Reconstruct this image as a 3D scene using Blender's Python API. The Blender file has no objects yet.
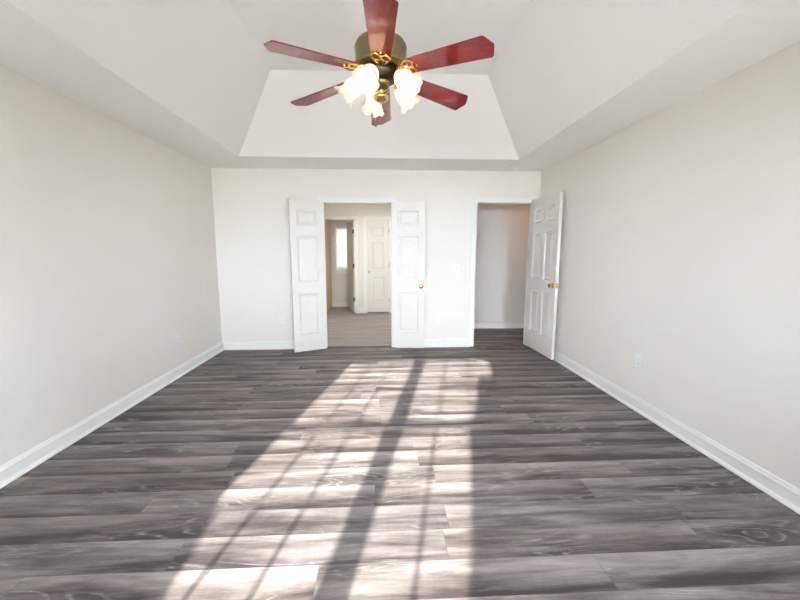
import bpy, bmesh, math, random
from mathutils import Vector, Matrix
random.seed(7)
PI = math.pi
SC = bpy.context.scene
COL = SC.collection

# ------------------------------------------------------------------ camera, sky, sun, exposure
XL, XR, YB, YF, ZC = -2.2293, 2.1835, 5.083, -0.83, 2.44
CAMH, FPX, PITCH, YAW = 1.3469, 365.7, 0.1304, 0.0488
fw = Vector((math.sin(YAW) * math.cos(PITCH), math.cos(YAW) * math.cos(PITCH), -math.sin(PITCH)))
rt = Vector((math.cos(YAW), -math.sin(YAW), 0))
up = rt.cross(fw)
cd = bpy.data.cameras.new('camera')
cd.sensor_width = 36
cd.lens = FPX * 36 / 800
cd.clip_start = 0.02
cam = bpy.data.objects.new('camera', cd)
COL.objects.link(cam)
cam.matrix_world = Matrix(((rt.x, up.x, -fw.x, 0), (rt.y, up.y, -fw.y, 0), (rt.z, up.z, -fw.z, CAMH), (0, 0, 0, 1)))
SC.camera = cam

SKY_COL, SKY_STR = (0.82, 0.885, 1.035, 1), 14.5
SUN_STR, SUN_EL, SUN_AZ = 8.2, math.radians(20.3), math.radians(12.1)
EXPOSURE = 2.27
w = bpy.data.worlds.new('sky')
SC.world = w
w.use_nodes = True
w.node_tree.nodes['Background'].inputs[0].default_value = SKY_COL
w.node_tree.nodes['Background'].inputs[1].default_value = SKY_STR
sd = bpy.data.lights.new('sun', 'SUN')
sd.energy = SUN_STR
sd.angle = math.radians(0.85)
sd.color = (1.0, 0.975, 0.95)
sun = bpy.data.objects.new('sun', sd)
COL.objects.link(sun)
ld = Vector((math.sin(SUN_AZ) * math.cos(SUN_EL), math.cos(SUN_AZ) * math.cos(SUN_EL), -math.sin(SUN_EL)))
sun.rotation_euler = ld.to_track_quat('-Z', 'Y').to_euler()
sun.location = (-1.5, -6, 4)


def unseen_ceiling_light(name, loc, power, color, size=0.3):  # bare disk light, no fixture modelled; added out of view
    l = bpy.data.lights.new(name, 'AREA')
    l.shape = 'DISK'
    l.size = size
    l.energy = power
    l.color = color
    o = bpy.data.objects.new(name, l)
    o.location = loc
    COL.objects.link(o)
    return o


unseen_ceiling_light('hall_fill_light', (-0.1, 6.5, 2.42), 8.0, (1.0, 0.99, 0.965))  # added to brighten the hall, no lamp in view
unseen_ceiling_light('passage_light', (2.95, 5.9, 2.42), 0.9, (1.0, 0.47, 0.17), 0.2)  # unseen lamp, added for the warm glow on the passage wall
unseen_ceiling_light('far_room_fill_light', (-0.5, 8.6, 2.42), 0.3, (1.0, 0.82, 0.6))  # weak warm light added in the far room, source unseen

vs = SC.view_settings
vs.view_transform = 'Standard'
vs.look = 'None'
vs.exposure = EXPOSURE
vs.gamma = 1
vs.use_curve_mapping = False
SC.cycles.max_bounces = 14
SC.cycles.diffuse_bounces = 8
SC.cycles.glossy_bounces = 5
SC.cycles.transmission_bounces = 8
SC.cycles.transparent_max_bounces = 12
SC.cycles.sample_clamp_indirect = 8
SC.cycles.caustics_reflective = False
SC.cycles.caustics_refractive = False
SC.cycles.use_denoising = True


# ------------------------------------------------------------------ materials
def s2l(c):
    return tuple((v / 12.92 if v <= 0.04045 else ((v + 0.055) / 1.055) ** 2.4) for v in c)


def rgb(r, g, b):
    return (*s2l((r / 255, g / 255, b / 255)), 1)


class NT:
    def __init__(s, name):
        s.m = bpy.data.materials.new(name)
        s.m.use_nodes = True
        s.t = s.m.node_tree
        s.b = s.t.nodes['Principled BSDF']
        s.out = s.t.nodes['Material Output']

    def n(s, typ, **kw):
        nd = s.t.nodes.new(typ)
        for k, v in kw.items():
            setattr(nd, k, v)
        return nd

    def l(s, a, b):
        s.t.links.new(a, b)

    def math(s, op, a, b=None, c=None):
        nd = s.n('ShaderNodeMath', operation=op)
        for i, v in enumerate((a, b, c)):
            if v is None:
                continue
            if isinstance(v, (int, float)):
                nd.inputs[i].default_value = v
            else:
                s.l(v, nd.inputs[i])
        return nd.outputs[0]

    def mix(s, f, a, b, blend='MIX'):
        nd = s.n('ShaderNodeMix', data_type='RGBA', blend_type=blend)
        for i, v in ((0, f), (6, a), (7, b)):
            if isinstance(v, (int, float, tuple)):
                nd.inputs[i].default_value = v
            else:
                s.l(v, nd.inputs[i])
        return nd.outputs[2]

    def ramp(s, f, stops):
        nd = s.n('ShaderNodeValToRGB')
        e = nd.color_ramp.elements
        while len(e) < len(stops):
            e.new(0.5)
        for el, (p, c) in zip(e, stops):
            el.position = p
            el.color = c if isinstance(c, tuple) else (c, c, c, 1)
        s.l(f, nd.inputs[0])
        return nd.outputs[0]

    def bump(s, h, strength, dist=0.002):
        nd = s.n('ShaderNodeBump')
        nd.inputs['Strength'].default_value = strength
        nd.inputs['Distance'].default_value = dist
        s.l(h, nd.inputs['Height'])
        s.l(nd.outputs[0], s.b.inputs['Normal'])


def simple(name, col, rough=0.5, metal=0.0, coat=0.0, bump=None, vary=0.0, spec=None):
    t = NT(name)
    t.b.inputs['Base Color'].default_value = col
    t.b.inputs['Roughness'].default_value = rough
    t.b.inputs['Metallic'].default_value = metal
    t.b.inputs['Coat Weight'].default_value = coat
    if spec is not None:
        t.b.inputs['Specular IOR Level'].default_value = spec
    tc = t.n('ShaderNodeTexCoord')
    if vary:
        no = t.n('ShaderNodeTexNoise')
        no.inputs['Scale'].default_value = 6
        no.inputs['Detail'].default_value = 4
        t.l(tc.outputs['Object'], no.inputs['Vector'])
        dk = tuple(v * (1 - vary) for v in col[:3]) + (1,)
        t.l(t.mix(no.outputs[0], dk, col), t.b.inputs['Base Color'])
    if bump:
        no = t.n('ShaderNodeTexNoise')
        no.inputs['Scale'].default_value = bump[0]
        no.inputs['Detail'].default_value = 3
        t.l(tc.outputs['Object'], no.inputs['Vector'])
        t.bump(no.outputs[0], bump[1])
    return t.m


def plank_floor(name, tones, pw=0.19, pl=1.22, rough=0.42, contrast=1.0):
    t = NT(name)
    tc = t.n('ShaderNodeTexCoord')
    sp = t.n('ShaderNodeSeparateXYZ')
    t.l(tc.outputs['Object'], sp.inputs[0])
    X, Y = sp.outputs[0], sp.outputs[1]
    v = t.math('DIVIDE', Y, pw)
    row = t.math('FLOOR', v)
    fv = t.math('FRACT', v)
    wn = t.n('ShaderNodeTexWhiteNoise', noise_dimensions='1D')
    t.l(row, wn.inputs['W'])
    u = t.math('ADD', t.math('DIVIDE', X, pl), t.math('MULTIPLY', wn.outputs[0], 7.3))
    cell = t.math('FLOOR', u)
    fu = t.math('FRACT', u)
    cb = t.n('ShaderNodeCombineXYZ')
    t.l(row, cb.inputs[0])
    t.l(cell, cb.inputs[1])
    wn2 = t.n('ShaderNodeTexWhiteNoise', noise_dimensions='2D')
    t.l(cb.outputs[0], wn2.inputs['Vector'])
    rnd = wn2.outputs[0]
    # plank-local coordinates with a random shift
    gc = t.n('ShaderNodeCombineXYZ')
    t.l(X, gc.inputs[0])
    t.l(Y, gc.inputs[1])
    t.l(t.math('MULTIPLY', rnd, 37.0), gc.inputs[2])

    def noise(sx, sy, scale, detail, rough_=0.55, dist=0.0):
        mp = t.n('ShaderNodeMapping')
        mp.inputs['Scale'].default_value = (sx, sy, 1)
        t.l(gc.outputs[0], mp.inputs[0])
        no = t.n('ShaderNodeTexNoise')
        no.inputs['Scale'].default_value = scale
        no.inputs['Detail'].default_value = detail
        no.inputs['Roughness'].default_value = rough_
        no.inputs['Distortion'].default_value = dist
        t.l(mp.outputs[0], no.inputs['Vector'])
        return no.outputs[0]
    smear = noise(0.9, 6.5, 1.3, 4, 0.55, 0.8)      # broad dark / pale smears along the plank
    wisp = noise(1.6, 17.0, 1.2, 4, 0.6, 1.0)
    grain = noise(3.0, 55.0, 1.6, 4, 0.65, 0.4)
    fine = noise(26.0, 150.0, 1.0, 3, 0.7)
    saw = noise(60.0, 8.0, 1.0, 2, 0.6)             # faint cross-cut marks
    f = t.math('ADD', t.math('MULTIPLY', smear, 1.25), t.math('MULTIPLY', wisp, 0.55))
    f = t.math('ADD', f, t.math('MULTIPLY', grain, 0.30))
    f = t.math('ADD', f, t.math('MULTIPLY', fine, 0.16))
    f = t.math('ADD', f, t.math('MULTIPLY', saw, 0.08))
    f = t.math('ADD', f, t.math('MULTIPLY', rnd, 0.09))
    # one long edge of a plank tends to be darker than the other
    f = t.math('ADD', f, t.math('MULTIPLY', t.math('SUBTRACT', fv, 0.5), 0.32))
    f = t.math('ADD', t.math('MULTIPLY', t.math('SUBTRACT', f, 1.24), 1.30), 0.46)
    f = t.math('ADD', t.math('MULTIPLY', t.math('ADD', f, -0.5), contrast), 0.5)
    c = t.ramp(f, [(0.12, tones[0]), (0.42, tones[1]), (0.68, tones[2]), (0.95, tones[3])])
    # pale cathedral figure on some planks
    fig = noise(0.9, 5.0, 1.2, 2, 0.45, 0.6)
    fr_ = t.math('FRACT', t.math('MULTIPLY', fig, 15.0))
    line = t.math('MULTIPLY', t.ramp(fr_, [(0.0, 0.0), (0.12, 1.0), (0.42, 0.0)]), t.ramp(noise(14.0, 40.0, 1.0, 3, 0.7), [(0.36, 0.0), (0.62, 1.0)]))
    gate = t.ramp(noise(1.6, 5.0, 1.0, 2), [(0.50, 0.0), (0.60, 1.0)])
    k = t.math('MULTIPLY', t.math('MULTIPLY', line, gate), 0.34)
    c = t.mix(k, c, tones[4])
    hue = t.n('ShaderNodeTexWhiteNoise', noise_dimensions='3D')
    t.l(gc.outputs[0], hue.inputs['Vector'])
    wn3 = t.n('ShaderNodeTexWhiteNoise', noise_dimensions='1D')
    t.l(t.math('MULTIPLY', rnd, 91.7), wn3.inputs['W'])
    warm = t.mix(wn3.outputs[0], (0.98, 0.995, 1.015, 1), (1.025, 0.99, 0.965, 1))
    c = t.mix(1.0, c, warm, 'MULTIPLY')
    # seams
    ev = t.math('MINIMUM', fv, t.math('SUBTRACT', 1.0, fv))
    eu = t.math('MINIMUM', fu, t.math('SUBTRACT', 1.0, fu))
    sm = t.math('MINIMUM', t.math('MULTIPLY', ev, pw), t.math('MULTIPLY', eu, pl))
    seam = t.ramp(t.math('MULTIPLY', sm, 300.0), [(0.0, 1.0), (0.75, 0.0)])
    c = t.mix(t.math('MULTIPLY', seam, 0.42), c, (0.035, 0.03, 0.028, 1))
    t.l(c, t.b.inputs['Base Color'])
    t.b.inputs['Specular IOR Level'].default_value = 0.18
    t.l(t.math('ADD', t.math('MULTIPLY', grain, 0.2), rough - 0.1), t.b.inputs['Roughness'])
    h = t.math('SUBTRACT', t.math('ADD', t.math('MULTIPLY', grain, 0.5), t.math('MULTIPLY', fine, 0.4)), seam)
    t.bump(h, 0.25, 0.001)
    return t.m


M = {}
M['wall'] = simple('wall_paint', rgb(226, 221, 213), 0.62, bump=(160, 0.06), spec=0.3)
M['hallwall'] = simple('hall_paint', rgb(222, 218, 210), 0.65, bump=(160, 0.05), spec=0.3)
M['tanwall'] = simple('tan_paint', rgb(208, 184, 150), 0.65, spec=0.3)
M['ceil'] = simple('ceiling_paint', rgb(242, 239, 236), 0.8, bump=(90, 0.05), spec=0.2)
M['trim'] = simple('white_trim_paint', rgb(230, 228, 223), 0.45, spec=0.35)
M['door'] = simple('white_door_paint', rgb(220, 216, 209), 0.5, spec=0.3)
M['plastic'] = simple('white_plastic', rgb(230, 230, 229), 0.42, spec=0.35)
M['slot'] = simple('dark_slot', rgb(120, 118, 115), 0.6)
M['brass'] = simple('polished_brass', (0.78, 0.52, 0.18, 1), 0.18, 1.0, vary=0.1)
M['abrass'] = simple('antique_brass', (0.36, 0.29, 0.16, 1), 0.3, 1.0, vary=0.35)
M['dbrass'] = simple('darkened_brass', (0.10, 0.08, 0.05, 1), 0.35, 1.0, vary=0.4)
M['bronze'] = simple('dark_bronze', (0.10, 0.085, 0.07, 1), 0.35, 1.0)
M['nickel'] = simple('satin_nickel', (0.55, 0.52, 0.47, 1), 0.3, 1.0)
M['strip'] = simple('grey_threshold', rgb(95, 88, 84), 0.5, vary=0.3)
M['siding'] = simple('outside_siding', rgb(205, 200, 190), 0.7)
M['ground'] = simple('pale_concrete', rgb(190, 184, 174), 0.9, vary=0.3, bump=(40, 0.3))
M['blocker'] = simple('blocker_leaves', rgb(52, 74, 38), 0.8, vary=0.5, bump=(60, 0.6))  # foliage of the added shrubs and evergreen that block sun
M['bark'] = simple('blocker_bark', rgb(84, 70, 58), 0.9, vary=0.4, bump=(30, 0.6))
M['floor'] = plank_floor('grey_oak_vinyl_plank', [rgb(66, 59, 57), rgb(103, 95, 92), rgb(131, 122, 118), rgb(150, 142, 138), rgb(198, 192, 188)], 0.18, 1.22, 0.5)
M['hallfloor'] = plank_floor('pale_mottled_floor', [rgb(127, 120, 117), rgb(143, 137, 134), rgb(156, 150, 147), rgb(171, 166, 163), rgb(182, 178, 175)], 0.16, 0.9, 0.6, 0.7)


def glass_pane():
    t = NT('window_glass')
    tr = t.n('ShaderNodeBsdfTransparent')
    tr.inputs[0].default_value = (0.95, 0.97, 0.96, 1)
    gl = t.n('ShaderNodeBsdfGlossy')
    gl.inputs['Roughness'].default_value = 0.02
    fr = t.n('ShaderNodeFresnel')
    fr.inputs[0].default_value = 1.45
    mx = t.n('ShaderNodeMixShader')
    t.l(fr.outputs[0], mx.inputs[0])
    t.l(tr.outputs[0], mx.inputs[1])
    t.l(gl.outputs[0], mx.inputs[2])
    t.l(mx.outputs[0], t.out.inputs[0])
    return t.m


M['pane'] = glass_pane()


def frosted():
    t = NT('frosted_lit_glass')
    t.b.inputs['Base Color'].default_value = (0.92, 0.86, 0.80, 1)
    t.b.inputs['Roughness'].default_value = 0.25
    t.b.inputs['Emission Color'].default_value = (1.0, 0.80, 0.60, 1)
    t.b.inputs['Emission Strength'].default_value = 0.04
    tl = t.n('ShaderNodeBsdfTranslucent')
    tl.inputs[0].default_value = (0.95, 0.88, 0.80, 1)
    mx = t.n('ShaderNodeMixShader')
    mx.inputs[0].default_value = 0.5
    t.l(t.b.outputs[0], mx.inputs[1])
    t.l(tl.outputs[0], mx.inputs[2])
    t.l(mx.outputs[0], t.out.inputs[0])
    return t.m


M['shade'] = frosted()


def slat_mat():
    t = NT('white_blind_slat')
    t.b.inputs['Base Color'].default_value = rgb(236, 235, 231)
    t.b.inputs['Roughness'].default_value = 0.5
    tl = t.n('ShaderNodeBsdfTranslucent')
    tl.inputs[0].default_value = rgb(236, 235, 231)
    mx = t.n('ShaderNodeMixShader')
    mx.inputs[0].default_value = 0.0015
    t.l(t.b.outputs[0], mx.inputs[1])
    t.l(tl.outputs[0], mx.inputs[2])
    t.l(mx.outputs[0], t.out.inputs[0])
    return t.m


M['blind'] = slat_mat()


def bulb_mat():
    t = NT('glowing_bulb')
    t.b.inputs['Base Color'].default_value = (1, 0.9, 0.75, 1)
    t.b.inputs['Emission Color'].default_value = (1.0, 0.80, 0.58, 1)
    t.b.inputs['Emission Strength'].default_value = 2.3
    return t.m


M['bulb'] = bulb_mat()


def lacquer():
    t = NT('red_lacquered_burl')
    tc = t.n('ShaderNodeTexCoord')
    mp = t.n('ShaderNodeMapping')
    mp.inputs['Scale'].default_value = (6, 14, 6)
    t.l(tc.outputs['Object'], mp.inputs[0])
    no = t.n('ShaderNodeTexNoise')
    no.inputs['Scale'].default_value = 2.2
    no.inputs['Detail'].default_value = 4
    no.inputs['Distortion'].default_value = 1.6
    t.l(mp.outputs[0], no.inputs['Vector'])
    c = t.ramp(no.outputs[0], [(0.3, (0.17, 0.002, 0.004, 1)), (0.5, (0.26, 0.005, 0.008, 1)), (0.72, (0.35, 0.012, 0.014, 1))])
    t.l(c, t.b.inputs['Base Color'])
    t.b.inputs['Roughness'].default_value = 0.4
    t.b.inputs['Specular IOR Level'].default_value = 0.15
    t.b.inputs['Coat Weight'].default_value = 1.0
    t.b.inputs['Coat Roughness'].default_value = 0.03
    t.b.inputs['Coat IOR'].default_value = 1.8
    return t.m


M['lacquer'] = lacquer()


# ------------------------------------------------------------------ mesh helpers
class MB:
    def __init__(s):
        s.bm = bmesh.new()

    def face(s, *pts):
        return s.bm.faces.new([s.bm.verts.new(p) for p in pts])

    def box(s, x0, x1, y0, y1, z0, z1, bev=0.0):
        r = bmesh.ops.create_cube(s.bm, size=1)
        vv = r['verts']
        for v in vv:
            v.co = Vector(((x0 + x1) / 2 + v.co.x * (x1 - x0), (y0 + y1) / 2 + v.co.y * (y1 - y0), (z0 + z1) / 2 + v.co.z * (z1 - z0)))
        if bev:
            es = list({e for v in vv for e in v.link_edges})
            bmesh.ops.bevel(s.bm, geom=es, offset=bev, segments=2, affect='EDGES', profile=0.6)
        return s

    def lathe(s, prof, n=32, mat=None, wob=None):
        """prof: list of (r, z); about Z, then moved by mat."""
        mat = mat or Matrix()
        rings = []
        for i, (r, z) in enumerate(prof):
            if r < 1e-6:
                rings.append([s.bm.verts.new(mat @ Vector((0, 0, z)))])
            else:
                ring = []
                for k in range(n):
                    a = 2 * PI * k / n
                    rr, zz = (r, z) if wob is None else wob(i / (len(prof) - 1), a, r, z)
                    ring.append(s.bm.verts.new(mat @ Vector((rr * math.cos(a), rr * math.sin(a), zz))))
                rings.append(ring)
        for A, B in zip(rings, rings[1:]):
            if len(A) == 1 and len(B) == 1:
                continue
            for k in range(n):
                k2 = (k + 1) % n
                if len(A) == 1:
                    s.bm.faces.new((A[0], B[k], B[k2]))
                elif len(B) == 1:
                    s.bm.faces.new((A[k], B[0], A[k2]))
                else:
                    s.bm.faces.new((A[k], B[k], B[k2], A[k2]))
        return s

    def tube(s, pts, r, n=10, closed=False):
        pts = [Vector(p) for p in pts]
        rad = r if isinstance(r, (list, tuple)) else [r] * len(pts)
        rings = []
        ref = None
        N = len(pts)
        for i, p in enumerate(pts):
            if closed:
                d = pts[(i + 1) % N] - pts[i - 1]
            else:
                d = pts[min(i + 1, N - 1)] - pts[max(i - 1, 0)]
            d.normalize()
            if ref is None:
                ref = d.orthogonal().normalized()
            ref = (ref - d * ref.dot(d)).normalized()
            b = d.cross(ref)
            rings.append([s.bm.verts.new(p + (ref * math.cos(2 * PI * k / n) + b * math.sin(2 * PI * k / n)) * rad[i]) for k in range(n)])
        pairs = list(zip(rings, rings[1:])) + ([(rings[-1], rings[0])] if closed else [])
        for A, B in pairs:
            for k in range(n):
                s.bm.faces.new((A[k], A[(k + 1) % n], B[(k + 1) % n], B[k]))
        if not closed:
            s.bm.faces.new(list(reversed(rings[0])))
            s.bm.faces.new(rings[-1])
        return s

    def profile(s, prof, p0, p1, inward):
        """Extrude profile [(d, z)] (d = distance out of the wall along inward) from p0 to p1 on the floor plan."""
        p0, p1, inward = Vector((*p0, 0)), Vector((*p1, 0)), Vector((*inward, 0))
        A = [s.bm.verts.new(p0 + inward * d + Vector((0, 0, z))) for d, z in prof]
        B = [s.bm.verts.new(p1 + inward * d + Vector((0, 0, z))) for d, z in prof]
        for i in range(len(prof)):
            j = (i + 1) % len(prof)
            s.bm.faces.new((A[i], A[j], B[j], B[i]))
        s.bm.faces.new(list(reversed(A)))
        s.bm.faces.new(B)
        return s

    def build(s, name, mat, parent=None, smooth=False, loc=None, rot=None):
        bmesh.ops.recalc_face_normals(s.bm, faces=s.bm.faces)
        me = bpy.data.meshes.new(name)
        s.bm.to_mesh(me)
        s.bm.free()
        me.materials.append(mat)
        if smooth:
            for p in me.polygons:
                p.use_smooth = True
            try:
                me.set_sharp_from_angle(angle=math.radians(38))
            except Exception:
                pass
        o = bpy.data.objects.new(name, me)
        COL.objects.link(o)
        if parent:
            o.parent = parent
        if loc:
            o.location = loc
        if rot:
            o.rotation_euler = rot
        return o


def tag(o, label=None, cat=None, group=None, kind=None):
    for k, v in (('label', label), ('category', cat), ('group', group), ('kind', kind)):
        if v:
            o[k] = v
    return o


def thing(name, loc, label, cat, group=None, rotz=0, kind=None):
    o = bpy.data.objects.new(name, None)
    COL.objects.link(o)
    o.empty_display_size = 0.1
    o.location = loc
    o.rotation_euler = (0, 0, rotz)
    return tag(o, label, cat, group, kind)


def copy_tree(o, parent=None):
    c = o.copy()
    COL.objects.link(c)
    if parent:
        c.parent = parent
    for ch in [x for x in bpy.data.objects if x.parent == o]:
        copy_tree(ch, c)
    return c


def struct(name, mb, mat, label, cat):
    return tag(mb.build(name, mat), label, cat, kind='structure')


# ------------------------------------------------------------------ the room shell
T = 0.12
FX0, FX1, FH = -0.79, 0.13, 2.005        # double-door opening
DX0, DX1, DH = 1.309, 2.080, 2.015       # single-door opening
HY = 8.05                                # far wall of the hall
AX0, AX1, AH = -1.40, -0.60, 2.035       # open doorway in the far wall
BX0, BX1, BH = -0.335, 0.150, 2.035      # closed narrow door in the far wall
RY = 6.335                               # wall of the side passage

# floors
struct('floor', MB().box(XL - T, XR + T, YF - T, YB + 0.06, -0.1, 0).box(1.02, 4.2, YB + 0.06, RY + T, -0.1, 0), M['floor'],
       'grey streaked oak look plank floor of the empty room', 'floor')
struct('floor_hall', MB().box(-1.9, 0.9, YB + 0.06, 9.3, -0.1, 0.0), M['hallfloor'],
       'pale beige grey floor seen through the double doorway', 'floor')
mb = MB().profile([(0, 0), (0.022, 0), (0.018, 0.007), (0.006, 0.010), (-0.006, 0.010), (-0.018, 0.007), (-0.022, 0)], (FX0, YB + 0.05), (FX1, YB + 0.05), (0, 1))
struct('trim_1', mb, M['strip'], 'dark threshold strip across the double doorway', 'threshold')


def wall_y(mb, y0, y1, x0, x1, z1, holes):
    """wall spanning x at constant y with holes (hx0, hx1, hz0, hz1), sorted"""
    x = x0
    for a, b, c, d in holes:
        if a > x:
            mb.box(x, a, y0, y1, 0, z1)
        mb.box(a, b, y0, y1, d, z1)
        if c > 0:
            mb.box(a, b, y0, y1, 0, c)
        x = b
    mb.box(x, x1, y0, y1, 0, z1)
    return mb


struct('wall_back', wall_y(MB(), YB, YB + T, XL - T, XR + T, 2.6, [(FX0 - 0.02, FX1 + 0.02, 0, FH + 0.02), (DX0 - 0.02, DX1 + 0.02, 0, DH + 0.02)]),
       M['wall'], 'pale greige wall with the double doorway and the single doorway', 'wall')
struct('wall_left', MB().box(XL - T, XL, YF - T, YB, 0, 2.6), M['wall'], 'long plain pale greige wall with one outlet near the back corner, opposite the open single door', 'wall')
struct('wall_right', MB().box(XR, XR + T, YF - T, YB, 0, 2.6), M['wall'], 'long plain pale greige wall beside the open single door', 'wall')
WZ0, WZ1 = 0.65, 2.065
WIN = [(-1.56, -0.687), (-0.662, 0.235), (1.0, 1.87)]  # last opening is unseen, added to brighten the right side
struct('wall_front', wall_y(MB(), YF - T, YF, XL, XR, 2.6, [(WIN[0][0], WIN[0][1], WZ0, WZ1), (WIN[1][0], WIN[1][1], WZ0, WZ1), (WIN[2][0], WIN[2][1], WZ0, WZ1)]),
       M['wall'], 'pale greige wall behind the camera with two tall windows and one added for light', 'wall')

# ceiling: soffit ring, four slopes, flat top
tx, tyb, tyf, tz = 1.640, 4.475, -0.215, 3.11
ux, uyb, uyf = 1.075, 3.885, 0.375
mb = MB()
O = [(XL - T, YF - T), (XR + T, YF - T), (XR + T, YB + T), (XL - T, YB + T)]
I = [(-tx, tyf), (tx, tyf), (tx, tyb), (-tx, tyb)]
U = [(-ux, uyf), (ux, uyf), (ux, uyb), (-ux, uyb)]
for i in range(4):
    j = (i + 1) % 4
    mb.face((*O[i], ZC), (*O[j], ZC), (*I[j], ZC), (*I[i], ZC))
    mb.face((*I[i], ZC), (*I[j], ZC), (*U[j], tz), (*U[i], tz))
mb.face(*[(*p, tz) for p in U])
bmesh.ops.remove_doubles(mb.bm, verts=mb.bm.verts, dist=1e-4)
# closed back: a slab above everything so that the ceiling is a body, not a sheet
mb.box(XL - T, XR + T, YF - T, YB + T, 3.2, 3.25)
for a in ((XL - T, XL - T + 0.02, YF - T, YB + T), (XR + T - 0.02, XR + T, YF - T, YB + T), (XL - T + 0.02, XR + T - 0.02, YF - T, YF - T + 0.02), (XL - T + 0.02, XR + T - 0.02, YB + T - 0.02, YB + T)):
    mb.box(*a, ZC + 0.01, 3.2)
struct('ceiling', mb, M['ceil'], 'white tray ceiling with sloped sides around a raised flat centre', 'ceiling')

# hall, passage and far room shells
struct('wall_hall_far', wall_y(MB(), HY, HY + T, -1.9, 0.9, 2.6, [(AX0 - 0.02, AX1 + 0.02, 0, AH + 0.02), (BX0 - 0.015, BX1 + 0.015, 0, BH + 0.015)]), M['hallwall'],
       'pale wall across the hall with an open doorway and a narrow closed door', 'wall')
struct('wall_hall_left', MB().box(-2.0, -1.9, YB + T, HY, 0, 2.6), M['hallwall'], 'side wall of the hall beyond the hinges of the angled double door leaf', 'wall')
struct('wall_hall_right', MB().box(0.9, 1.02, YB + T, 9.3, 0, 2.6), M['hallwall'], 'wall between the hall and the side passage', 'wall')
struct('ceiling_hall', MB().box(-2.0, 1.0, YB + T, 9.3, ZC, ZC + 0.1), M['ceil'], 'white ceiling of the hall', 'ceiling')
struct('wall_passage_far', MB().box(1.02, 4.2, RY, RY + T, 0, 2.6), M['hallwall'], 'plain wall behind the single doorway, warm lamplight at one side', 'wall')
struct('wall_passage_end', MB().box(4.2, 4.3, YB + T, RY + T, 0, 2.6), M['hallwall'], 'end wall of the side passage', 'wall')
struct('wall_passage_near', MB().box(XR + T, 4.2, YB, YB + T, 0, 2.6), M['hallwall'], 'near wall of the side passage', 'wall')
struct('ceiling_passage', MB().box(1.0, 4.3, YB + T, RY + T, ZC, ZC + 0.1), M['ceil'], 'white ceiling of the side passage', 'ceiling')
FY = 9.08
FWX0, FWX1, FWZ0, FWZ1 = -1.13, -0.35, 0.93, 1.98
struct('wall_far_room', wall_y(MB(), FY, FY + T, -1.5, 0.9, 2.6, [(FWX0, FWX1, FWZ0, FWZ1)]), M['hallwall'],
       'small far wall under and around the window with the blind', 'wall')
struct('wall_far_room_side', MB().box(-1.5, -1.245, HY + T, FY, 0, 2.6), M['tanwall'], 'tan side wall next to the window with the blind', 'wall')

# ------------------------------------------------------------------ trim
BB = [(0, 0), (0.033, 0), (0.033, 0.007), (0.030, 0.013), (0.024, 0.018), (0.015, 0.021), (0.013, 0.022), (0.013, 0.078), (0.018, 0.082), (0.018, 0.087), (0.012, 0.095), (0.009, 0.108), (0.004, 0.112), (0, 0.112)]
struct('baseboard_left', MB().profile(BB, (XL, YF), (XL, YB), (1, 0)), M['trim'], 'white baseboard along the long wall opposite the open single door', 'baseboard')
struct('baseboard_right', MB().profile(BB, (XR, YF), (XR, YB), (-1, 0)), M['trim'], 'white baseboard running to the open single door', 'baseboard')
CW, CT = 0.072, 0.018
mb = MB()
for a, b in ((XL + 0.03, FX0 - CW), (FX1 + CW, DX0 - CW)):
    mb.profile(BB, (a, YB), (b, YB), (0, -1))
struct('baseboard_back', mb, M['trim'], 'white baseboard pieces along the wall with the doorways', 'baseboard')
struct('baseboard_front', MB().profile(BB, (XL + 0.03, YF), (XR - 0.03, YF), (0, 1)), M['trim'], 'white baseboard under the two tall windows and the added one', 'baseboard')
struct('baseboard_passage', MB().profile(BB, (1.02, RY), (4.2, RY), (0, -1)), M['trim'], 'white baseboard seen through the single doorway', 'baseboard')
mb = MB()
for a, b in ((-1.9, AX0 - CW), (AX1 + CW, BX0 - CW), (BX1 + CW, 0.9)):
    mb.profile(BB, (a, HY), (b, HY), (0, -1))
struct('baseboard_hall', mb, M['trim'], 'white baseboard pieces on the far wall of the hall', 'baseboard')
struct('baseboard_far_room', MB().profile(BB, (-1.245, FY), (0.9, FY), (0, -1)), M['trim'], 'white baseboard under the window with the blind', 'baseboard')


def casing(name, x0, x1, h, y, thick, label, sides=(1, 1), both=True):
    """door lining and flat moulded casings on a wall that spans y .. y + thick"""
    mb = MB()
    mb.box(x0 - 0.02, x0, y, y + thick, 0, h + 0.02).box(x1, x1 + 0.02, y, y + thick, 0, h + 0.02).box(x0, x1, y, y + thick, h, h + 0.02)
    for yy, s in ((y, -1), (y + thick, 1)) if both else ((y, -1),):
        a, b = sorted((yy, yy + s * CT))
        a2, b2 = sorted((yy, yy + s * CT * 0.62))
        if sides[0]:
            mb.box(x0 - CW, x0 - 0.045, a, b, 0, h + CW, 0.003).box(x0 - 0.045, x0 - 0.005, a2, b2, 0, h + 0.045, 0.003)
        if sides[1]:
            mb.box(x1 + 0.045, x1 + CW, a, b, 0, h + CW, 0.003).box(x1 + 0.005, x1 + 0.045, a2, b2, 0, h + 0.045, 0.003)
        mb.box(x0 - 0.045, x1 + 0.045, a, b, h + 0.045, h + CW, 0.003).box(x0 - 0.005, x1 + 0.005, a2, b2, h + 0.005, h + 0.045, 0.003)
    return struct(name, mb, M['trim'], label, 'door casing')


casing('trim_2', FX0, FX1, FH, YB, T, 'white casing around the double doorway')
casing('trim_3', DX0, DX1, DH, YB, T, 'white casing around the single doorway to the side passage')
casing('trim_4', AX0, AX1, AH, HY, T, 'white casing around the open doorway to the room with the blind', sides=(1, 1), both=False)
casing('trim_5', BX0, BX1, BH, HY, T, 'white casing around the narrow closed door across the hall', both=False)


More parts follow.
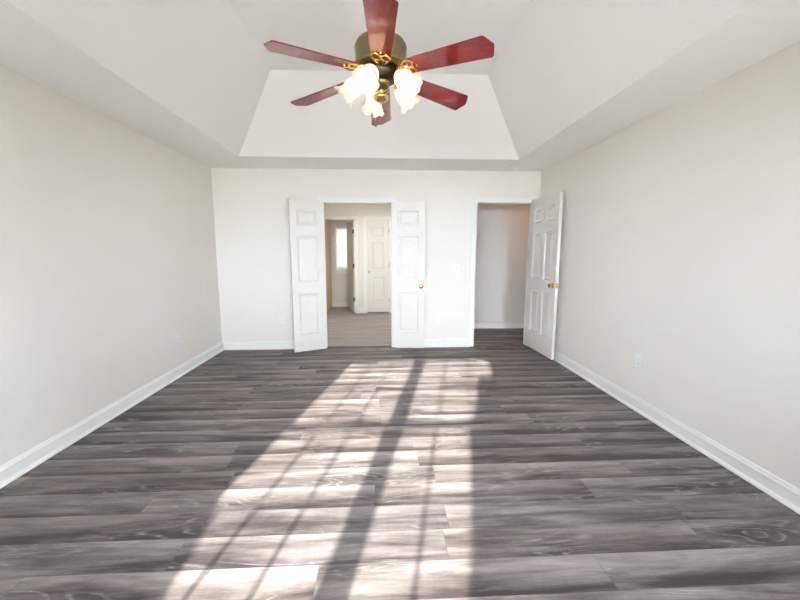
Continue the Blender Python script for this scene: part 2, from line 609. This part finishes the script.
# ------------------------------------------------------------------ doors
def door_mesh(w, h, t, xs, zs, deep=1.0):
    """leaf 0..w, 0..t, 0..h with raised panels in the cells xs x zs on both faces"""
    mb = MB()
    xb = sorted({0, w, *[v for p in xs for v in p]})
    zb = sorted({0, h, *[v for p in zs for v in p]})
    for y, s in ((0, 1), (t, -1)):
        for xa, xc in zip(xb, xb[1:]):
            for za, zc in zip(zb, zb[1:]):
                if any(abs(p[0] - xa) < 1e-6 for p in xs) and any(abs(p[0] - za) < 1e-6 for p in zs):
                    rings = []
                    for off, dep in ((0, 0), (0.005, 0.001), (0.017, 0.011), (0.028, 0.0115), (0.052, 0.004)):
                        yy = y + s * dep * deep
                        rings.append([mb.bm.verts.new(q) for q in ((xa + off, yy, za + off), (xc - off, yy, za + off), (xc - off, yy, zc - off), (xa + off, yy, zc - off))])
                    for A, B in zip(rings, rings[1:]):
                        for k in range(4):
                            mb.bm.faces.new((A[k], A[(k + 1) % 4], B[(k + 1) % 4], B[k]))
                    mb.bm.faces.new(rings[-1])
                else:
                    mb.face((xa, y, za), (xc, y, za), (xc, y, zc), (xa, y, zc))
    for xa, xc in zip(xb, xb[1:]):
        mb.face((xa, 0, 0), (xc, 0, 0), (xc, t, 0), (xa, t, 0))
        mb.face((xa, 0, h), (xc, 0, h), (xc, t, h), (xa, t, h))
    for za, zc in zip(zb, zb[1:]):
        mb.face((0, 0, za), (0, t, za), (0, t, zc), (0, 0, zc))
        mb.face((w, 0, za), (w, t, za), (w, t, zc), (w, 0, zc))
    bmesh.ops.remove_doubles(mb.bm, verts=mb.bm.verts, dist=1e-5)
    return mb


KNOB = [(0.0, -0.001), (0.031, -0.001), (0.032, 0.003), (0.028, 0.007), (0.014, 0.009), (0.011, 0.016), (0.012, 0.024), (0.022, 0.030), (0.0275, 0.038), (0.027, 0.046), (0.020, 0.052), (0.0, 0.054)]


def knob(door, x, y, z, s, mat, name='door_knob', k=1.0):
    m = Matrix.Rotation(-s * PI / 2, 4, 'X')  # +z -> s * y
    mb = MB().lathe([(r * k, q * k) for r, q in KNOB], 28, m)
    o = mb.build(name, mat, door, True, (x, y, z))
    return o


def hinges(door, t, zs, mat, side):
    for z in zs:
        mb = MB()
        mb.lathe([(0, -0.045), (0.006, -0.045), (0.006, 0.045), (0, 0.045)], 12, Matrix.Translation((-0.004, t if side else 0, 0)))
        mb.box(-0.0012, 0.0006, (t - 0.03) if side else 0.0, t if side else 0.03, -0.044, 0.044)
        mb.build('hinge', mat, door, True, (0, 0, z))


P3 = [(0.225, 0.79), (0.94, 1.55), (1.68, 1.885)]


def door(name, w, h, t, xs, zs, loc, phi, label, cat='door', deep=1.0):
    o = door_mesh(w, h, t, xs, zs, deep).build(name, M['door'])
    o.location = loc
    o.rotation_euler = (0, 0, phi)
    return tag(o, label, cat, kind='structure')


# double doors, each leaf with one column of three panels
wl = 0.450
d1 = door('door_1', wl, 2.012, 0.035, [(0.085, wl - 0.085)], P3, (-0.787 + 0.0, 5.056, 0.012), math.radians(206),
          'white three panel double door leaf standing off the wall, brass bolt on its edge')
hinges(d1, 0.035, (0.2, 1.0, 1.8), M['door'], False)
mb = MB().box(-0.0005, 0.0022, -0.0095, 0.0095, -0.085, 0.085, 0.001).box(0.0, 0.006, -0.004, 0.004, -0.03, 0.0).tube([(0.004, 0, -0.06), (0.008, 0, -0.066), (0.010, 0, -0.074)], 0.003)
tag(mb.build('flush_bolt', M['brass'], d1, True, (wl, 0.0175, 1.88)), 'brass flush bolt near the top of the free edge')
d2 = door('door_2', wl + 0.006, 2.0, 0.035, [(0.085, wl + 0.006 - 0.085)], P3, (0.130, 5.030, 0.012), math.radians(-7),
          'white three panel double door leaf folded back flat, brass knob at its edge')
hinges(d2, 0.035, (0.2, 1.0, 1.8), M['door'], True)
knob(d2, wl - 0.045, 0.0, 0.868, -1, M['brass'])
knob(d2, wl - 0.045, 0.035, 0.868, 1, M['brass'], k=0.7)
mb = MB().box(-0.0005, 0.002, -0.012, 0.012, -0.028, 0.028, 0.001).box(0.0, 0.010, -0.006, 0.006, -0.008, 0.008, 0.002)
mb.build('latch_plate', M['brass'], d2, True, (wl + 0.006, 0.0175, 0.868))

# six-panel single door swung open towards the camera
wd = 0.762
d3 = door('door_3', wd, 2.022, 0.035, [(0.105, 0.335), (0.427, 0.657)], [(0.235, 0.81), (0.965, 1.58), (1.70, 1.90)], (2.055, 5.055, 0.026), math.radians(-87.9),
          'white six panel single door open along the plain wall, brass knobs', deep=1.3)
hinges(d3, 0.035, (0.2, 1.0, 1.8), M['door'], False)
knob(d3, wd - 0.068, 0.0, 0.915, -1, M['brass'])
knob(d3, wd - 0.068, 0.035, 0.915, 1, M['brass'], k=0.9)
mb = MB().box(-0.0005, 0.002, -0.012, 0.012, -0.028, 0.028, 0.001).box(0.0, 0.010, -0.006, 0.006, -0.008, 0.008, 0.002)
mb.build('latch_plate', M['brass'], d3, True, (wd, 0.0175, 0.915))

# door swung into the far room
wa = 0.675
d4 = door('door_4', wa, 2.01, 0.035, [(0.095, 0.30), (0.375, 0.58)], [(0.235, 0.80), (0.955, 1.56), (1.68, 1.875)], (-0.606, HY + T - 0.004, 0.012), math.radians(106),
          'white panel door swung into the room with the blind, partly across its window')
hinges(d4, 0.035, (0.28, 1.03, 1.78), M['bronze'], True)
knob(d4, wa - 0.065, 0.035, 0.915, 1, M['nickel'])
# narrow closed door
wb = BX1 - BX0 - 0.006
d5 = door('door_5', wb, 2.005, 0.035, [(0.095, wb - 0.095)], [(0.225, 0.78), (0.93, 1.53), (1.66, 1.865)], (BX1 - 0.003, HY + 0.031, 0.028), PI,
          'narrow closed white three panel door across the hall, small satin knob')
hinges(d5, 0.035, (0.26, 1.03, 1.78), M['bronze'], True)
knob(d5, wb - 0.05, 0.035, 0.90, 1, M['nickel'])


# ------------------------------------------------------------------ windows
def window(name, x0, x1, z0, z1, y, inward, label, cols=3, rows=2):
    """double-hung window in a wall whose room face is at y; inward = +1 if the room is on the +y side"""
    root = thing(name, ((x0 + x1) / 2, y, z0), label, 'window', kind='structure')
    ww, h = x1 - x0, z1 - z0
    yo = -inward * T
    ya, yb_ = sorted((0, yo))
    mb = MB()
    f = 0.022
    mb.box(-ww / 2, -ww / 2 + f, ya, yb_, 0, h).box(ww / 2 - f, ww / 2, ya, yb_, 0, h).box(-ww / 2 + f, ww / 2 - f, ya, yb_, h - f, h).box(-ww / 2 + f, ww / 2 - f, ya, yb_, 0, f)
    mb.build('window_frame', M['trim'], root)
    a, b = sorted((0, inward * 0.018))
    mb = MB()
    cw = 0.06 if name != 'window_3' else 0.03
    for s in (-1, 1):
        xa, xb = sorted((s * (ww / 2 - 0.004), s * (ww / 2 + cw)))
        if abs(s) and not (cw == 0.06 and ((x0 < -1 and s > 0) or (x0 > -1 and s < 0))):
            mb.box(xa, xb, a, b, -0.0, h + cw, 0.003)
        else:
            xa, xb = sorted((s * (ww / 2 - 0.004), s * (ww / 2 + 0.0395)))
            mb.box(xa, xb, a, b, -0.0, h + cw, 0.003)
    mb.box(-ww / 2 + 0.004, ww / 2 - 0.004, a, b, h - 0.004, h + cw, 0.003)
    mb.box(-ww / 2, ww / 2, a, b, -0.11, -0.022, 0.003)
    mb.build('window_casing', M['trim'], root)
    a, b = sorted((0, inward * 0.05))
    MB().box(-ww / 2 - 0.035, ww / 2 + 0.035, a, b, -0.022, 0.002, 0.004).build('window_sill', M['trim'], root)
    gx0, gx1 = -ww / 2 + f, ww / 2 - f
    mid = h / 2
    for k, (za, zb, dy) in enumerate(((f, mid + 0.018, 0.045), (mid - 0.018, h - f, 0.080))):
        yc = -inward * dy
        st = 0.034
        mb = MB()
        A, B = yc - 0.014, yc + 0.014
        mb.box(gx0, gx0 + st, A, B, za, zb).box(gx1 - st, gx1, A, B, za, zb).box(gx0 + st, gx1 - st, A, B, zb - st, zb).box(gx0 + st, gx1 - st, A, B, za, za + st)
        for c in range(1, cols):
            xc = gx0 + st + (gx1 - gx0 - 2 * st) * c / cols
            mb.box(xc - 0.0085, xc + 0.0085, A + 0.004, B - 0.004, za + st, zb - st)
        for r in range(1, rows):
            zz = za + st + (zb - za - 2 * st) * r / rows
            mb.box(gx0 + st, gx1 - st, A + 0.005, B - 0.005, zz - 0.0075, zz + 0.0075)
        sash = mb.build('sash', M['trim'], root)
        MB().box(gx0 + st - 0.004, gx1 - st + 0.004, yc - 0.002, yc + 0.002, za + st - 0.004, zb - st + 0.004).build('pane', M['pane'], sash)
    return root


window('window_1', WIN[0][0], WIN[0][1], WZ0, WZ1, YF, 1, 'tall white sash window behind the camera, further from the single door')
window('window_2', WIN[1][0], WIN[1][1], WZ0, WZ1, YF, 1, 'tall white sash window behind the camera, with the added tall bush outside it')
window('fill_window', WIN[2][0], WIN[2][1], WZ0, WZ1, YF, 1, 'unseen tall sash window added behind the camera to brighten the room')  # unseen window, added for more skylight on the right wall and floor
window('window_3', FWX0, FWX1, FWZ0, FWZ1, FY, -1, 'white framed window in the far room behind a slatted blind', 1, 1)

# blind in the far room
bw = FWX1 - FWX0 - 0.05
bl = thing('window_blind', ((FWX0 + FWX1) / 2, FY + 0.012, FWZ0), 'white slatted blind lowered over the window of the far room', 'blind')
MB().box(-bw / 2, bw / 2, -0.03, 0.03, 0.985, 1.025, 0.003).build('headrail', M['blind'], bl)
MB().box(-bw / 2, bw / 2, -0.022, 0.022, 0.028, 0.046, 0.004).build('bottom_rail', M['blind'], bl)
nsl = 20
sl0 = None
for i in range(nsl):
    z = 0.07 + (0.965 - 0.07) * i / (nsl - 1)
    if sl0 is None:
        mb = MB()
        pr = [(-0.0265, 0), (-0.013, 0.003), (0, 0.004), (0.013, 0.003), (0.0265, 0), (0.0265, -0.0025), (0, 0.0013), (-0.0265, -0.0025)]
        A = [mb.bm.verts.new((-bw / 2, y, q)) for y, q in pr]
        B = [mb.bm.verts.new((bw / 2, y, q)) for y, q in pr]
        for k in range(len(pr)):
            j = (k + 1) % len(pr)
            mb.bm.faces.new((A[k], A[j], B[j], B[k]))
        mb.bm.faces.new(A)
        mb.bm.faces.new(B)
        o = sl0 = mb.build('slat', M['blind'], bl)
    else:
        o = sl0.copy()
        COL.objects.link(o)
    o.location = (0, 0, z)
    o.rotation_euler = (math.radians(77), 0, 0)
for sx in (-0.26, 0.26):
    MB().tube([(sx, -0.027, 0.04), (sx, -0.027, 0.99)], 0.0012, 6).build('ladder_cord', M['blind'], bl)

# ------------------------------------------------------------------ outside, behind the camera
tag(MB().box(-14, 14, -22, YF - T, -0.5, -0.3).box(-14, 14, 9.25, 24, -0.5, -0.3).build('ground', M['ground']), 'pale concrete paving outside the windows', 'ground', kind='structure')


def blocker_shrub(prof, y0, y1, label):  # unseen bush, added and shaped to cut the edges of the sun patch
    mb = MB()
    bmh = mb.bm
    A = [bmh.verts.new((x, y0, z)) for x, z in prof]
    B = [bmh.verts.new((x, y1, z)) for x, z in prof]
    for k in range(len(prof)):
        j = (k + 1) % len(prof)
        bmh.faces.new((A[k], A[j], B[j], B[k]))
    bmh.faces.new(A)
    bmh.faces.new(B)
    bmesh.ops.triangulate(bmh, faces=bmh.faces[:])
    bmesh.ops.subdivide_edges(bmh, edges=bmh.edges[:], cuts=5, use_grid_fill=True)
    bmesh.ops.recalc_face_normals(bmh, faces=bmh.faces)
    bmh.normal_update()
    for v in bmh.verts:
        v.co += v.normal * random.uniform(-0.02, 0.015)
    return tag(mb.build('blocker_shrub', M['blocker']), label, 'blocker_shrub', 'added shrubs that trim the sun patch')


YS = YF - T - 0.75
blocker_shrub([(-0.22, -0.3), (-0.24, 0.6), (-0.225, 1.1), (-0.18, 1.52), (-0.11, 1.80), (-0.075, 1.965), (0.12, 1.97), (0.24, 1.8), (0.30, 1.1), (0.30, -0.3)], YS, YS + 0.3, 'tall clipped green bush added outside to cut the sun patch edge')
blocker_shrub([(-2.1, -0.3), (-2.1, 0.8), (-1.98, 1.18), (-1.72, 1.30), (-1.55, 1.20), (-1.44, 0.98), (-1.36, 0.6), (-1.34, -0.3)], YS, YS + 0.4, 'low clipped green bush added outside to cut the sun patch edge')
blocker_tree = thing('blocker_tree', (-0.35, -9.1, -0.3), 'dense round evergreen added out of view to keep sun off the added window', 'blocker_tree')  # unseen evergreen, added to block the sun from the added window
mb = MB()
bmesh.ops.create_icosphere(mb.bm, subdivisions=4, radius=1.0, matrix=Matrix.Translation((0, 0, 4.72)) @ Matrix.Diagonal((0.88, 0.75, 1.22, 1)))
for v in mb.bm.verts:
    v.co += Vector((random.uniform(-1, 1), random.uniform(-1, 1), random.uniform(-1, 1))) * 0.045
mb.build('crown', M['blocker'], blocker_tree)
MB().tube([(0, 0, 0), (0.03, 0.0, 1.5), (0.0, 0.02, 2.8), (0.0, 0.0, 4.2)], [0.14, 0.11, 0.09, 0.05], 12).build('trunk', M['bark'], blocker_tree, True)

# ------------------------------------------------------------------ ceiling fan
FC = Vector((0.0, 2.13, 0))
fan = thing('ceiling_fan', (FC.x, FC.y, 2.30), 'brass ceiling fan with six glossy red blades and five lit tulip glass shades', 'ceiling fan')
Z0 = 2.30


def zz(p):
    return [(r, z - Z0) for r, z in p]


MB().lathe(zz([(0, 3.112), (0.065, 3.112), (0.068, 3.10), (0.060, 3.07), (0.030, 3.045), (0.018, 3.04), (0, 3.04)]), 32).build('canopy', M['abrass'], fan, True)
MB().lathe(zz([(0, 3.05), (0.0125, 3.05), (0.0125, 2.50), (0, 2.50)]), 16).build('downrod', M['abrass'], fan, True)
MB().lathe(zz([(0, 2.52), (0.030, 2.52), (0.034, 2.49), (0.060, 2.475), (0.105, 2.468), (0.130, 2.455), (0.140, 2.437), (0.1405, 2.425), (0.1385, 2.42), (0.1385, 2.350), (0.141, 2.345), (0.138, 2.335), (0.120, 2.328), (0.085, 2.326), (0, 2.326)]), 48).build('motor_housing', M['abrass'], fan, True)
MB().lathe(zz([(0, 2.327), (0.098, 2.327), (0.100, 2.300), (0.090, 2.276), (0.066, 2.262), (0, 2.262)]), 32).build('flywheel', M['dbrass'], fan, True)
MB().lathe(zz([(0, 2.265), (0.046, 2.265), (0.048, 2.26), (0.044, 2.254), (0.042, 2.245), (0.046, 2.236), (0.040, 2.228), (0.018, 2.222), (0, 2.222)]), 32).build('switch_housing', M['abrass'], fan, True)
MB().lathe(zz([(0, 2.226), (0.014, 2.226), (0.012, 2.20), (0.018, 2.196), (0.040, 2.192), (0.0425, 2.186), (0.038, 2.174), (0.026, 2.164), (0.010, 2.158), (0.006, 2.150), (0, 2.148)]), 32).build('fitter_bowl', M['brass'], fan, True)

# blades
RB, R0 = 0.612, 0.165
outline = [(R0, -0.042), (R0 + 0.012, -0.052), (RB - 0.045, -0.072), (RB - 0.034, -0.066), (RB, -0.010), (RB, 0.0), (RB - 0.014, 0.060), (RB - 0.024, 0.070), (R0 + 0.012, 0.052), (R0, 0.042)]
blade0 = None
for k in range(6):
    ang = math.radians(-90 + 60 * k)
    if blade0 is None:
        mb = MB()
        n = len(outline)
        A = [mb.bm.verts.new((x, y, 0)) for x, y in outline]
        B = [mb.bm.verts.new((x, y, 0.006)) for x, y in outline]
        for i in range(n):
            j = (i + 1) % n
            mb.bm.faces.new((A[i], A[j], B[j], B[i]))
        mb.bm.faces.new(A)
        mb.bm.faces.new(B)
        bmesh.ops.bevel(mb.bm, geom=mb.bm.edges[:], offset=0.0015, segments=1, affect='EDGES')
        blade = blade0 = mb.build('blade', M['lacquer'], fan)
        # gilt blade iron with two open loops, under the blade root
        ir = MB()
        ir.box(0.068, 0.125, -0.016, 0.016, -0.007, -0.002, 0.002)
        ir.tube([(0.105, 0, -0.005), (0.14, 0, -0.008), (0.20, 0, -0.005)], [0.007, 0.006, 0.004], 8)
        for s in (-1, 1):
            ir.tube([(0.172 + 0.030 * math.cos(a), s * 0.026 + 0.022 * math.sin(a), -0.005) for a in [2 * PI * q / 20 for q in range(20)]], 0.0042, 8, True)
            ir.tube([(0.11, s * 0.010, -0.005), (0.125, s * 0.026, -0.007), (0.145, s * 0.036, -0.005)], 0.005, 8)
            ir.lathe([(0, -0.008), (0.005, -0.007), (0.007, -0.003), (0.007, 0), (0, 0)], 12, Matrix.Translation((0.200, s * 0.026, -0.001)))
        ir.lathe([(0, -0.008), (0.005, -0.007), (0.007, -0.003), (0.007, 0), (0, 0)], 12, Matrix.Translation((0.215, 0, -0.001)))
        ir.build('blade_iron', M['brass'], blade, True)
    else:
        blade = copy_tree(blade0, fan)
    blade.location = (0, 0, 0.010)
    blade.rotation_mode = 'XYZ'
    blade.rotation_euler = (Matrix.Rotation(math.radians(-3.0), 3, 'X') @ Matrix.Rotation(math.radians(-1.3), 3, 'Y') @ Matrix.Rotation(ang, 3, 'Z') @ Matrix.Rotation(math.radians(3.4), 3, 'Y') @ Matrix.Rotation(math.radians(-12), 3, 'X')).to_euler()

# lamp arms and tulip shades
SH = [(0.021, 0.0), (0.026, 0.006), (0.034, 0.018), (0.043, 0.034), (0.048, 0.052), (0.0485, 0.070), (0.047, 0.086), (0.050, 0.102), (0.058, 0.116), (0.069, 0.126)]


def wob(u, a, r, z):
    f = u ** 3
    return r * (1 + 0.040 * f * math.cos(6 * a) + 0.006 * math.cos(12 * a)), z + 0.005 * f * math.cos(8 * a)


arm0 = None
for k in range(5):
    ang = math.radians(-112 + 72 * k)
    if arm0 is None:
        # all built along local +x, copied round
        arm = arm0 = MB().tube([(0.036, 0, -0.045), (0.052, 0, -0.030), (0.070, 0, -0.016), (0.094, 0, -0.012), (0.108, 0, -0.020), (0.114, 0, -0.030)], 0.0055, 10).build('lamp_arm', M['brass'], fan, True)
        tilt = Matrix.Translation((0.112, 0, -0.026)) @ Matrix.Rotation(math.radians(133), 4, 'Y')
        MB().lathe([(0, -0.012), (0.012, -0.012), (0.024, -0.006), (0.027, 0.002), (0.027, 0.016), (0.025, 0.016), (0.023, 0.003), (0, 0.003)], 24, tilt).build('shade_holder', M['brass'], arm, True)
        prof = SH + [(r - 0.0028, z - 0.001) for r, z in reversed(SH)]
        n = len(SH)
        mb = MB()

        def wob2(u, a, r, z):
            i = u * (2 * n - 1)
            uu = i / (n - 1) if i <= n - 1 else (2 * n - 1 - i) / (n - 1)
            return wob(max(0, min(1, uu)), a, r, z)
        mb.lathe(prof, 64, tilt, wob2)
        sh = mb.build('lamp_shade', M['shade'], arm, True)
        MB().lathe([(0, 0.004), (0.010, 0.005), (0.012, 0.022), (0.019, 0.036), (0.0235, 0.052), (0.021, 0.066), (0.012, 0.076), (0, 0.079)], 24, tilt).build('bulb', M['bulb'], arm, True)
    else:
        arm = copy_tree(arm0, fan)
    arm.rotation_euler = (0, 0, ang)


def chain(x, y, z0, z1, ball):
    mb = MB()
    z = z0
    while z > z1 + 0.012:
        bmesh.ops.create_icosphere(mb.bm, subdivisions=1, radius=0.0016, matrix=Matrix.Translation((x, y, z)))
        z -= 0.0042
    mb.tube([(x, y, z0), (x, y, z1 + 0.01)], 0.0006, 5)
    c = mb.build('pull_chain', M['brass'], fan, True)
    MB().lathe([(0, 0.016), (0.003, 0.014), (0.004, 0.010), (ball, 0.002), (ball, -0.005), (ball * 0.6, -0.010), (0, -0.011)], 14, Matrix.Translation((x, y, z1))).build('pull_knob', M['dbrass'], c, True)


chain(-0.030, -0.032, -0.06, -0.268, 0.0075)
chain(-0.050, 0.012, -0.06, -0.205, 0.0055)


# ------------------------------------------------------------------ outlets, switch, detector
def outlet(loc, rotz, label):
    r = thing('wall_outlet', loc, label, 'outlet', rotz=rotz)     # local -y faces the room
    MB().box(-0.036, 0.036, -0.0065, 0, -0.058, 0.058, 0.003).build('cover_plate', M['plastic'], r)
    for s in (-1, 1):
        o = MB().box(-0.017, 0.017, -0.0085, -0.006, s * 0.0195 - 0.0145, s * 0.0195 + 0.0145, 0.0015).build('receptacle', M['plastic'], r)
        MB().box(-0.0075, -0.0055, -0.0089, -0.008, s * 0.0195 - 0.004, s * 0.0195 + 0.006).box(0.0055, 0.0075, -0.0089, -0.008, s * 0.0195 - 0.004, s * 0.0195 + 0.006).lathe([(0, 0), (0.0024, 0), (0.0024, 0.0009), (0, 0.0009)], 10, Matrix.Translation((0, -0.008, s * 0.0195 - 0.009)) @ Matrix.Rotation(PI / 2, 4, 'X')).build('slot', M['slot'], o)
    MB().lathe([(0, 0.002), (0.003, 0.0015), (0.0035, 0), (0, 0)], 12, Matrix.Translation((0, -0.0065, 0)) @ Matrix.Rotation(PI / 2, 4, 'X')).build('screw', M['plastic'], r)
    return r


outlet((XL, 4.01, 0.429), PI / 2, 'white wall outlet low on the long wall opposite the open single door')
outlet((XR, 2.922, 0.426), -PI / 2, 'white wall outlet low on the plain wall in front of the open single door')
outlet((-1.395, YB, 0.423), 0, 'white wall outlet between the room corner and the angled double door leaf')
outlet((0.790, YB, 0.418), 0, 'white wall outlet below the light switch beside the flat double door leaf')

sw = thing('light_switch', (1.018, YB, 1.125), 'white double light switch plate between the two doorways', 'light switch')
MB().box(-0.058, 0.058, -0.0065, 0, -0.058, 0.058, 0.003).build('cover_plate', M['plastic'], sw)
for s in (-1, 1):
    MB().box(s * 0.023 - 0.005, s * 0.023 + 0.005, -0.017, -0.006, -0.004, 0.012, 0.002).build('toggle', M['plastic'], sw)
    MB().box(s * 0.023 - 0.0055, s * 0.023 + 0.0055, -0.0075, -0.006, -0.012, -0.0045).build('toggle_slot', M['slot'], sw)
det = thing('smoke_detector', (1.723, 4.885, ZC), 'small round white detector on the ceiling edge above the single door', 'smoke detector')
MB().lathe([(0, 0), (0.060, 0), (0.061, -0.008), (0.057, -0.020), (0.046, -0.026), (0, -0.027)], 32).build('housing', M['plastic'], det, True)
MB().lathe([(0.028, -0.026), (0.034, -0.0275), (0.034, -0.030), (0.028, -0.0305), (0, -0.0305)], 24).build('cover', M['plastic'], det, True)
